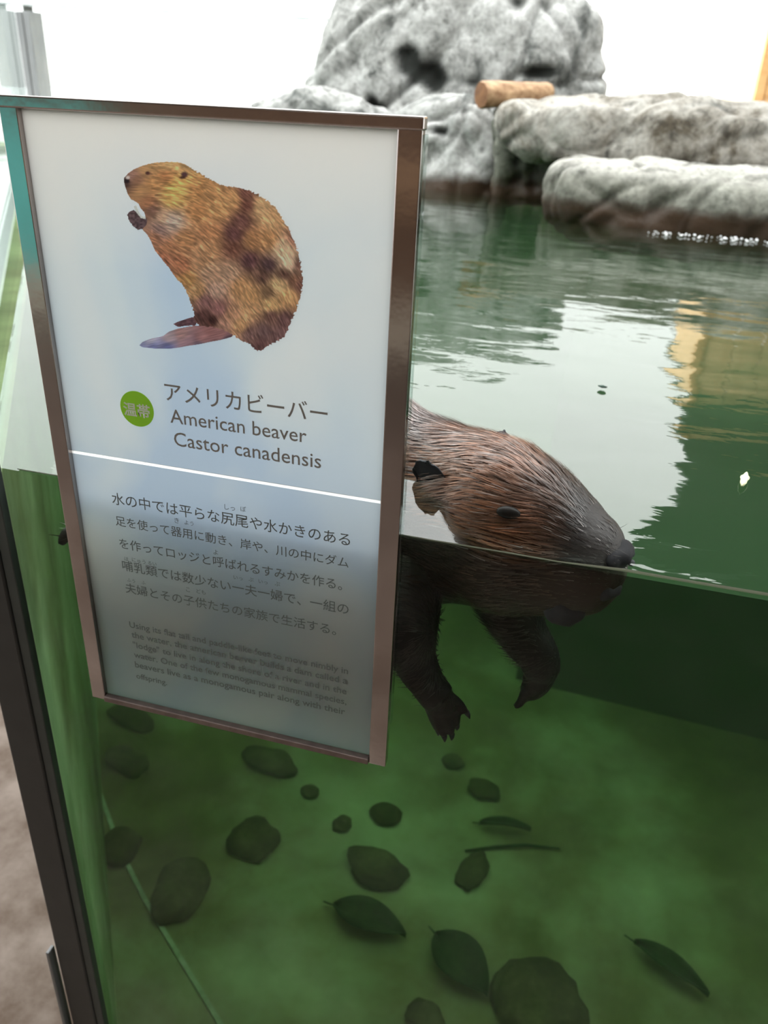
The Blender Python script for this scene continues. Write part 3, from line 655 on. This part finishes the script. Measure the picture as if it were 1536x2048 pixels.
def col_at(P, cps, p=1.9):
    C = np.array([lin(*c) for _, c in cps]); Q = np.array([q for q, _ in cps], float)
    d = ((P[:, None, :]-Q[None])**2).sum(2)+500.0; w = d**(-p); return (w @ C)/w.sum(1, keepdims=True)
def printed():
    st = 3.4; us = np.arange(140, 1310, st); vs_ = np.arange(125, 1365, st)
    UU, VV = np.meshgrid(us, vs_); P = np.c_[UU.ravel(), VV.ravel()]
    jit = np.c_[(vnoise(P[:, 0]/9, P[:, 1]/7, 3)-.5)*16, (vnoise(P[:, 0]/8, P[:, 1]/9, 4)-.5)*16]; fade = np.clip((P[:, 0]-350)/300, .2, 1)[:, None]
    Q = P+jit*fade
    masks = [inside(Q, BODY), inside(P, TAIL), inside(P, FOOT), inside(P+jit*.4, PAW), inside(P, STICK)]
    col = col_at(P, CP)
    # hair flow
    t = np.clip((P[:, 0]-200)/1000, 0, 1); s = np.clip((P[:, 1]-200)/1000, 0, 1)
    ang = .12+.80*np.clip(t*.55+s*.75, 0, 1.3)+(vnoise(P[:, 0]/110, P[:, 1]/110, 8)-.5)*.5; K_ = 9; k = np.zeros(len(P)); wt = np.zeros(len(P))
    for q_ in range(K_):
        a0 = -.1+1.4*q_/(K_-1); w_ = np.clip(1-np.abs(ang-a0)/(1.4/(K_-1)), 0, 1); ca, sa = math.cos(a0), math.sin(a0)
        al = P[:, 0]*ca+P[:, 1]*sa; ac = -P[:, 0]*sa+P[:, 1]*ca
        k += w_*(vnoise(al/55+vnoise(al/30, ac/30, 9), ac/8, 1)*.55+vnoise(al/26, ac/4.6, 2)*.45-.5); wt += w_
    k /= wt+1e-6
    amp = np.where(P[:, 0] < 330, .8, 2.1)
    col = np.clip(col*np.exp(k*amp)[:, None], 0, 1)
    def blob(cx_, cy_, rx, ry, c, a=1.0):
        nonlocal col
        w = a*np.clip(1.6-np.sqrt(((P[:, 0]-cx_)/rx)**2+((P[:, 1]-cy_)/ry)**2)*1.0, 0, 1)[:, None]; w = w*w*(3-2*w); col = col*(1-w)+np.array(lin(*c))*w
    blob(305, 212, 13, 10, (75, 45, 45)); blob(318, 216, 20, 9, (120, 75, 60), .5)
    blob(172, 262, 15, 12, (45, 35, 38)); blob(178, 240, 12, 10, (225, 215, 205), .8)
    blob(540, 222, 20, 17, (90, 60, 62)); blob(528, 240, 20, 8, (65, 35, 35), .8)
    for yy in (288, 305, 322): blob(215, yy, 30, 3, (110, 80, 60), .6)
    tm = masks[1] & ~masks[0]
    TC = [((260, 1315), (140, 145, 175)), ((340, 1320), (120, 125, 170)), ((330, 1280), (190, 185, 195)), ((430, 1320), (115, 120, 165)), ((440, 1270), (190, 165, 160)), ((520, 1240), (185, 140, 125)), ((560, 1300), (170, 130, 130)), ((650, 1270), (180, 125, 115)),
          ((700, 1220), (165, 110, 100)), ((780, 1250), (170, 115, 105)), ((800, 1280), (80, 70, 85)), ((640, 1312), (95, 85, 100))]
    tcol = col_at(P, TC)*np.exp((vnoise((P[:, 0]*.97-P[:, 1]*.24)/50, (P[:, 0]*.24+P[:, 1]*.97)/7, 5)-.5)*.5)[:, None]
    col[tm] = tcol[tm]
    fm = masks[2] & ~masks[0] & ~masks[1]; col[fm] = (np.array(lin(110, 75, 75))*np.exp((vnoise(P[:, 0]/14, P[:, 1]/8, 6)-.5)*.8)[:, None])[fm]
    pm = masks[3]; col[pm] = (np.array(lin(95, 75, 75))*np.exp((vnoise(P[:, 0]/12, P[:, 1]/10, 7)-.5)*1.2)[:, None])[pm]
    sm_ = masks[4]; col[sm_] = np.array(lin(235, 225, 205))
    keep = masks[0] | masks[1] | masks[2] | masks[3] | masks[4]
    nx_, ny_ = len(us), len(vs_); K = keep.reshape(ny_, nx_); idx = np.arange(nx_*ny_).reshape(ny_, nx_)
    q = K[:-1, :-1] & K[1:, :-1] & K[:-1, 1:] & K[1:, 1:]
    F = np.c_[idx[1:, :-1][q], idx[1:, 1:][q], idx[:-1, 1:][q], idx[:-1, :-1][q]]
    used = np.unique(F); remap = -np.ones(nx_*ny_, int); remap[used] = np.arange(len(used))
    PX = 200+P[used, 0]/3.2; PY = 280+P[used, 1]/3.2
    d = _f[None]+_r[None]*((PX-768)/FL)[:, None]-_u[None]*((PY-1024)/FL)[:, None]; tt = (.0013-CAM[1])/d[:, 1]; X = CAM+d*tt[:, None]; X[:, 1] = .0013
    def ac(m):
        a = m.n('Attribute', attribute_name='ink'); return a.outputs['Color']
    o = mesh('beaver_photograph', X, remap[F], print_mat('photo_print', ac), SG)
    g_ = col[used].mean(1, keepdims=True); cu_ = col[used]*.86+g_*.14+.01; c4 = np.c_[np.clip(cu_*np.array([1.5, 1.4, 1.45]), 0, 1), np.ones(len(used))]; set_attr(o.data, 'ink', c4)
    o['label'] = 'printed photograph of a sitting beaver nibbling a stick'
printed()

# ------------------------------------------------------------------ the swimming beaver
BV = empty('american_beaver', (.3, .1, 0)); tag(BV, 'wet brown beaver swimming behind the glass with its head at the surface', 'beaver')
# centre x, y, z ; half width ; half height up ; half height down
SP = [(-.068, .135, -.060, .006, .006, .006), (-.062, .135, -.060, .026, .024, .026), (-.045, .135, -.057, .042, .038, .034), (-.010, .135, -.052, .058, .052, .036), (.06, .137, -.045, .072, .070, .048), (.13, .14, -.042, .078, .085, .066), (.20, .142, -.038, .077, .090, .088),
      (.250, .153, -.034, .062, .104, .105), (.290, .147, -.030, .052, .086, .104), (.325, .126, -.022, .049, .078, .092), (.355, .103, -.016, .051, .078, .083), (.385, .081, -.014, .053, .076, .074),
      (.412, .073, -.014, .046, .066, .064), (.435, .066, -.014, .039, .051, .056), (.450, .061, -.013, .034, .041, .048), (.461, .058, -.011, .028, .033, .038), (.468, .056, -.010, .020, .024, .027), (.473, .055, -.009, .009, .010, .012)]
def interp_spine(n):
    A = np.array(SP); s = np.r_[0, np.cumsum(np.linalg.norm(np.diff(A[:, :3], axis=0), axis=1))]; u = np.linspace(0, s[-1], n)
    out = []
    for k in range(6):
        y = A[:, k]; m_ = np.gradient(y, s); r = []
        for x in u:
            i = min(len(s)-2, max(0, np.searchsorted(s, x)-1)); hh = s[i+1]-s[i]; t = (x-s[i])/hh
            r.append((2*t**3-3*t*t+1)*y[i]+(t**3-2*t*t+t)*hh*m_[i]+(-2*t**3+3*t*t)*y[i+1]+(t**3-t*t)*hh*m_[i+1])
        out.append(r)
    return np.array(out).T
def add_tube(bm, pts, rad, N=14, sub=4):
    P = [Vector(p) for p in pts]; Q, R = [], []
    for i in range(len(P)-1):
        p0, p1, p2, p3 = P[max(i-1, 0)], P[i], P[i+1], P[min(i+2, len(P)-1)]
        for k in range(sub):
            t = k/sub; Q.append(.5*((2*p1)+(p2-p0)*t+(2*p0-5*p1+4*p2-p3)*t*t+(3*p1-p0-3*p2+p3)*t**3)); R.append(rad[i]*(1-t)+rad[i+1]*t)
    Q.append(P[-1]); R.append(rad[-1]); rings = []
    for j, p in enumerate(Q):
        d = (Q[min(j+1, len(Q)-1)]-Q[max(j-1, 0)]).normalized(); s = d.cross(Vector((.1, 1, .05))).normalized(); u = s.cross(d)
        rings.append([bm.verts.new(p+(s*math.cos(2*math.pi*i/N)+u*math.sin(2*math.pi*i/N))*R[j]) for i in range(N)])
    for j in range(len(rings)-1):
        for i in range(N): bm.faces.new((rings[j][i], rings[j][(i+1) % N], rings[j+1][(i+1) % N], rings[j+1][i]))
    bm.faces.new(rings[0][::-1]); bm.faces.new(rings[-1])
def add_ball(bm, c, r, M3=None):
    m = Matrix.Translation(Vector(c)) @ (M3.to_4x4() if M3 is not None else Matrix.Identity(4)) @ Matrix.Diagonal((*r, 1))
    bmesh.ops.create_icosphere(bm, subdivisions=3, radius=1, matrix=m)
def beaver_body():
    bm = bmesh.new(); A = interp_spine(90); N = 40; rings = []
    for j, (x, y, z, w, hu, hd) in enumerate(A):
        d = A[min(j+1, 89), :3]-A[max(j-1, 0), :3]; d = Vector(d).normalized(); s = Vector((0, 0, 1)).cross(d).normalized(); u = d.cross(s)
        ring = []
        for i in range(N):
            th = 2*math.pi*i/N; c, sn = math.cos(th), math.sin(th)
            e = .92; cc = math.copysign(abs(c)**e, c); ss = math.copysign(abs(sn)**e, sn)
            ring.append(bm.verts.new(Vector((x, y, z))+s*cc*w+u*ss*(hu if sn > 0 else hd)))
        rings.append(ring)
    for j in range(len(rings)-1):
        for i in range(N): bm.faces.new((rings[j][i], rings[j][(i+1) % N], rings[j+1][(i+1) % N], rings[j+1][i]))
    bm.faces.new(rings[0][::-1]); bm.faces.new(rings[-1])
    # cheeks, brow, muzzle pads
    add_ball(bm, (.380, .047, -.010), (.032, .016, .030)); add_ball(bm, (.388, .122, -.008), (.035, .018, .032))
    add_ball(bm, (.398, .052, .024), (.016, .012, .012))
    add_ball(bm, (.449, .049, -.016), (.020, .015, .016)); add_ball(bm, (.455, .070, -.016), (.020, .015, .016))
    add_ball(bm, (.438, .066, -.046), (.022, .018, .016))                        # chin
    # near foreleg and its five toes
    add_tube(bm, [(.284, .118, -.085), (.296, .070, -.115), (.306, .062, -.148), (.322, .058, -.172), (.334, .056, -.184)], [.036, .030, .0215, .017, .017])
    add_ball(bm, (.334, .056, -.187), (.0165, .012, .016))
    for (p, q, r_) in (((.325, .056, -.193), (.331, .054, -.208), (.336, .052, -.2185)), ((.331, .053, -.196), (.338, .050, -.211), (.343, .049, -.2215)), ((.338, .054, -.196), (.346, .052, -.209), (.350, .051, -.2195)),
                       ((.343, .058, -.192), (.351, .058, -.203), (.353, .058, -.2135)), ((.343, .060, -.183), (.353, .061, -.190), (.360, .062, -.199))):
        add_tube(bm, [p, q, r_], [.0062, .0050, .0032], N=8)
    # far foreleg, bent back at the wrist
    add_tube(bm, [(.368, .125, -.07), (.382, .110, -.10), (.401, .102, -.128), (.418, .100, -.148), (.4205, .100, -.162)], [.040, .031, .0235, .0195, .0175])
    add_tube(bm, [(.422, .100, -.155), (.419, .100, -.178), (.412, .100, -.193)], [.0175, .014, .0085])
    for k in range(5):
        a = (k-2)*.0052; add_tube(bm, [(.416+a*.55, .100+a, -.182), (.411+a*.4, .100+a*1.2, -.196), (.406+a*.4, .099+a*1.2, -.2055+abs(a)*.5)], [.0052, .0044, .0028], N=8)
    # hind legs and webbed feet, tucked back under the rump
    for sy in (-1, 1):
        add_tube(bm, [(.03, .137+sy*.045, -.06), (.0, .137+sy*.05, -.085), (-.025, .137+sy*.048, -.088), (-.046, .137+sy*.045, -.088)], [.036, .026, .016, .013])
        for k in range(5):
            a = (k-2)*.011; add_tube(bm, [(-.044, .137+sy*.045+a*.35, -.088), (-.060, .137+sy*.045+a*.8, -.092), (-.066, .137+sy*.045+a*1.1, -.103)], [.0085, .0075, .004], N=8)
    bmesh.ops.recalc_face_normals(bm, faces=bm.faces[:])
    me = bpy.data.meshes.new('body'); bm.to_mesh(me); bm.free()
    o = link(bpy.data.objects.new('body', me))
    r = o.modifiers.new('r', 'REMESH'); r.mode = 'VOXEL'; r.voxel_size = .0021; r.use_smooth_shade = True
    s = o.modifiers.new('s', 'SMOOTH'); s.iterations = 5; s.factor = .6
    bpy.context.view_layer.update(); dg = bpy.context.evaluated_depsgraph_get()
    me2 = bpy.data.meshes.new_from_object(o.evaluated_get(dg)); o.modifiers.clear(); o.data = me2; me2.name = 'body'
    return put(o, BV)
body = beaver_body()
def fur_colour(P):
    x, y, z = P[:, 0], P[:, 1], P[:, 2]
    base = np.array(lin(100, 67, 50)); dark = np.array(lin(44, 38, 36)); pale = np.array(lin(134, 90, 64)); grey = np.array(lin(105, 98, 98)); black = np.array(lin(13, 11, 11)); brown = np.array(lin(58, 44, 34))
    n = vnoise(x*60+9, y*60+z*50, 11)[:, None]
    c = base*(1-n)+pale*n
    t = np.clip((x-.385)/.045, 0, 1)[:, None]; c = c*(1-t)+dark*t
    t = np.clip((.325-x)/.03, 0, 1)[:, None]*np.clip((y-.10)/.03, 0, 1)[:, None]*.8; c = c*(1-t)+grey*t
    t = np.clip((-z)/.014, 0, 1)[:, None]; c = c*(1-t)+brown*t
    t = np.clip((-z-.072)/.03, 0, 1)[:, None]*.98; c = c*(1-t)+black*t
    t = (np.clip((z+.02)*-20, 0, 1)*np.clip((x-.37)/.02, 0, 1)*np.clip(((-z)-.03)/.03, 0, 1)*np.clip((.098-(-z))/.02, 0, 1))[:, None]*.55
    c = c*(1-t)+np.array(lin(92, 96, 84))*t
    return np.clip(c, 0, 1)
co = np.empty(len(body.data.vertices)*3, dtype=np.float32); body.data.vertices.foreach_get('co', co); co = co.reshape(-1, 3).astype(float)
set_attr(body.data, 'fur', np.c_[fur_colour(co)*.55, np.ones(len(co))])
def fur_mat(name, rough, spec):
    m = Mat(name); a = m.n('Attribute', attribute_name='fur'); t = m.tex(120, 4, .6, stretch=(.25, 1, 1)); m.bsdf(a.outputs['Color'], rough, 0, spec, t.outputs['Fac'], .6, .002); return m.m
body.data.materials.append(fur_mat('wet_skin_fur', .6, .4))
def build_fur():
    me = body.data; me.calc_loop_triangles(); T = np.empty(len(me.loop_triangles)*3, dtype=np.int32); me.loop_triangles.foreach_get('vertices', T); T = T.reshape(-1, 3)
    nv = np.empty(len(me.vertices)*3, dtype=np.float32); me.vertices.foreach_get('normal', nv); nv = nv.reshape(-1, 3).astype(float)
    A, B, C = co[T[:, 0]], co[T[:, 1]], co[T[:, 2]]; area = np.linalg.norm(np.cross(B-A, C-A), axis=1)/2; mid = (A+B+C)/3
    w = area*np.where(mid[:, 2] > -.015, 3.4, 1.0)*np.where(mid[:, 0] > .18, 1.5, .5)
    w *= np.where(mid[:, 2] < -.16, .15, 1)*np.where(mid[:, 2] < -.188, 0, 1)*np.where((mid[:, 0] > .464) & (mid[:, 2] > -.02), .05, 1)
    n = 34000; k = rng.choice(len(T), n, p=w/w.sum()); u, v = rng.random(n), rng.random(n); f = u+v > 1; u[f], v[f] = 1-u[f], 1-v[f]
    P = A[k]+(B[k]-A[k])*u[:, None]+(C[k]-A[k])*v[:, None]; Nn = nv[T[k, 0]]; Nn /= np.linalg.norm(Nn, axis=1, keepdims=True)
    D = np.tile(np.array([-.93, .12, -.16]), (n, 1)); hd = np.clip((P[:, 0]-.33)/.05, 0, 1)[:, None]; D = D*(1-hd)+np.array([-.95, .26, .0])*hd
    D[:, 2] -= .5*np.clip(-P[:, 2]-.10, 0, .1)/.1*1.6
    sw = (vnoise(P[:, 0]*38, P[:, 1]*38+P[:, 2]*30, 21)-.5)*1.0; D[:, 1] += sw*.55; D[:, 2] += (vnoise(P[:, 0]*45+4, P[:, 2]*60+P[:, 1]*20, 22)-.5)*.5
    D -= Nn*(D*Nn).sum(1, keepdims=True); D /= np.linalg.norm(D, axis=1, keepdims=True)+1e-9
    # strands of a clump share their tip
    cell = np.round(P/np.array([.011, .0045, .0045])).astype(int); key = cell[:, 0]*73856093 ^ cell[:, 1]*19349663 ^ cell[:, 2]*83492791
    uq, inv = np.unique(key, return_inverse=True); cen = np.zeros((len(uq), 3)); cnt = np.bincount(inv); 
    for i in range(3): cen[:, i] = np.bincount(inv, P[:, i])/cnt
    head = np.clip((P[:, 0]-.40)/.05, 0, 1)
    L = (.013+.010*rng.random(n))*(1-.62*head)*np.where(P[:, 2] < -.02, .7, 1)
    L *= np.where((P[:, 0] < .33) & (P[:, 2] > 0), 1.35, 1)
    lift = (.10+.22*rng.random(n)+.25*vnoise(P[:, 0]*70, P[:, 1]*70, 31)**2)*(1-.5*head)
    side = np.cross(Nn, D); rw = (.00042+.0003*rng.random(n))*(1-.35*head)
    pull = (cen[inv]-P); pull -= D*(pull*D).sum(1, keepdims=True)
    V = []; segs = 3
    for j in range(segs+1):
        t = j/segs; q = P-Nn*.0006+D*(L*t)[:, None]+Nn*(L*lift*t*(1-.45*t))[:, None]+pull*(.85*t)
        ww = (rw*(1-.85*t))[:, None]; V += [q-side*ww, q+side*ww]
    V = np.stack(V, 1).reshape(-1, 3); m2 = 2*(segs+1); base = np.arange(n)[:, None]*m2
    F = np.concatenate([np.stack([base[:, 0]+2*j, base[:, 0]+2*j+1, base[:, 0]+2*j+3, base[:, 0]+2*j+2], 1) for j in range(segs)])
    # keep the coat on the water side of the glass
    V[:, 1] = np.maximum(V[:, 1], .0225)
    me2 = bpy.data.meshes.new('fur'); me2.vertices.add(len(V)); me2.vertices.foreach_set('co', V.astype(np.float32).ravel())
    me2.loops.add(F.size); me2.loops.foreach_set('vertex_index', F.astype(np.int32).ravel()); me2.polygons.add(len(F))
    me2.polygons.foreach_set('loop_start', np.arange(0, F.size, 4, dtype=np.int32)); me2.update(); me2.validate()
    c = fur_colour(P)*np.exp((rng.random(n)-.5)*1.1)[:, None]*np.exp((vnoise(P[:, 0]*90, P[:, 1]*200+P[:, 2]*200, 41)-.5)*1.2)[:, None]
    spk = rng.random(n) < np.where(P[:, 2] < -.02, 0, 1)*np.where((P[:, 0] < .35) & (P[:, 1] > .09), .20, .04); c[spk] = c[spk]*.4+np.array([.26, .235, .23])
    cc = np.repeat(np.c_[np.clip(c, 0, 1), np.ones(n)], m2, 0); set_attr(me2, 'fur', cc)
    me2.materials.append(fur_mat('wet_guard_hair', .38, .7))
    o = put(link(bpy.data.objects.new('fur', me2)), BV); o['kind'] = 'stuff'
build_fur()
def part_ball(name, c, r, mat, M3=None, warp=0.0, label=None):
    bm = bmesh.new(); add_ball(bm, c, r, M3)
    if warp:
        for v in bm.verts: v.co += (v.co-Vector(c))*warp*noise.noise(v.co*90)
    o = bm_obj(name, bm, mat, BV, True)
    if label: o['label'] = label
    return o
M_nose = Mat('wet_black_nose'); M_nose.bsdf((.012, .012, .014), .6, 0, .10); M_nose = M_nose.m
M_ear = simple('dark_ear_skin', (.008, .010, .014), (.016, .018, .024), 120, .7)
M_eye = Mat('wet_black_eye'); M_eye.bsdf((.01, .009, .008), .35, 0, .12); M_eye = M_eye.m
part_ball('nose', (.4645, .052, .000), (.0115, .019, .0100), M_nose, Matrix.Rotation(-.3, 3, 'Z'), .3)
for y in (.046, .061): part_ball('nostril', (.4755, y, -.002), (.003, .003, .0028), M_ear)
def ear(c, rot, k=1.0):
    bm = bmesh.new(); n1, n2 = 14, 18; rings = []
    for j in range(n1+1):
        a = math.pi*j/n1
        ring = []
        for i in range(n2):
            b = 2*math.pi*i/n2; wv = 1+.16*noise.noise(Vector((a*2.5, math.cos(b)*2, 4))); p = Vector((.0135*wv*math.sin(a)*math.cos(b), .0042*math.sin(a)*math.sin(b), .0165*wv*math.cos(a)))
            if p.y < 0: p.y *= .1; p.y += .0022*(1-abs(math.cos(a)))    # hollow front
            ring.append(bm.verts.new(rot @ (p*k)+Vector(c)))
        rings.append(ring)
    for j in range(n1):
        for i in range(n2):
            try: bm.faces.new((rings[j][i], rings[j][(i+1) % n2], rings[j+1][(i+1) % n2], rings[j+1][i]))
            except ValueError: pass
    bmesh.ops.remove_doubles(bm, verts=bm.verts[:], dist=1e-5); bm_obj('ear', bm, M_ear, BV, True)
ear((.3045, .0845, .0245), Matrix.Rotation(-.35, 3, 'Z') @ Matrix.Rotation(.45, 3, 'X'), 1.3)
ear((.356, .124, .0445), Matrix.Rotation(2.4, 3, 'Z') @ Matrix.Rotation(.25, 3, 'X'))
part_ball('eye', (.3775, .0335, .0305), (.0095, .0045, .0052), M_eye)
part_ball('eye', (.402, .112, .034), (.0055, .0035, .0042), M_eye)
# mouth parts under the water: dark lips and orange teeth
part_ball('lower_lip', (.432, .043, -.052), (.0155, .010, .015), M_ear, warp=.5)
part_ball('upper_lip', (.4590, .045, -.027), (.011, .010, .010), M_ear, warp=.5)
M_tooth = simple('orange_tooth', (.35, .16, .04), (.42, .2, .06), 30, .4)
bmT = box_bm(.452, .456, .055, .0595, -.045, -.034, .001); bm_obj('incisor', bmT, M_tooth, BV)
bmT = box_bm(.452, .456, .0605, .065, -.045, -.034, .001); bm_obj('incisor', bmT, M_tooth, BV)
# claws on the near paw
for a, b in (((.336, .052, -.2175), (.3375, .051, -.2245)), ((.343, .049, -.2205), (.3445, .048, -.2275)), ((.350, .051, -.2185), (.3505, .050, -.2255)), ((.353, .058, -.2125), (.3535, .058, -.2190)), ((.360, .062, -.198), (.3640, .062, -.2050))):
    tube('claw', [a, ((a[0]+b[0])/2+.0003, (a[1]+b[1])/2, (a[2]+b[2])/2), b], [.0030, .0022, .0005], M_ear, BV)
# flat scaly tail, flexed down
def tail():
    vs, fs = [], []; n, k = 26, 11; a = Vector((-.050, .137, -.062)); b = Vector((.02, .19, -.25)); c1 = Vector((-.075, .16, -.16))
    for i in range(n+1):
        t = i/n; p = a*(1-t)**2+c1*2*t*(1-t)+b*t*t; w = .012+.030*math.sin(math.pi*min(1, t*.95+.03))**.7 if t < 1 else .006
        if t < .12: w = .016
        for j in range(k):
            s = -1+2*j/(k-1); vs.append(p+Vector((.25, .95, .1))*s*w+Vector((.9, -.2, .3))*(.0045*(1-s*s)))
    m_ = len(vs)
    for i in range(n+1):
        for j in range(k): s = -1+2*j/(k-1); vs.append(vs[i*k+j]-Vector((.9, -.2, .3))*(.009*(1-s*s)+.0006))
    for i in range(n):
        for j in range(k-1):
            q = i*k+j; fs.append((q, q+1, q+k+1, q+k)); fs.append((m_+q, m_+q+k, m_+q+k+1, m_+q+1))
        fs.append((i*k, i*k+k, m_+i*k+k, m_+i*k)); q = i*k+k-1; fs.append((q, m_+q, m_+q+k, q+k))
    fs.append(tuple(range(n*k, n*k+k))+tuple(m_+n*k+k-1-j for j in range(k)))
    fs.append(tuple(range(k-1, -1, -1))+tuple(m_+j for j in range(k)))
    mt = Mat('dark_scaly_tail'); v = mt.tex(260, typ='TexVoronoi'); mt.bsdf((.02, .02, .018), .5, 0, .5, v.outputs['Distance'], .8, .001)
    mesh('tail', vs, fs, mt.m, BV, smooth=True)
tail()
# whiskers
M_whisk = Mat('dark_whisker'); M_whisk.bsdf((.05, .045, .04), .5); M_whisk = M_whisk.m
for k in range(16):
    s = -1 if k % 2 else 1; a = Vector((.452+rnd.uniform(-.006, .006), .058+s*.016, .000+rnd.uniform(-.008, .010)))
    d = Vector((rnd.uniform(.2, 1.0), s*rnd.uniform(.3, 1.0), rnd.uniform(-.1, .5))).normalized(); L = rnd.uniform(.014, .026)
    if s < 0: d.y = max(d.y, -.45)
    b = a+d*L; b.y = max(b.y, .0235); m_ = (a+b)/2+Vector((0, 0, .0015)); m_.y = max(m_.y, .0235)
    tube('whisker', [a, m_, b], [.00022, .00018, .00008], M_whisk, BV, N=5)
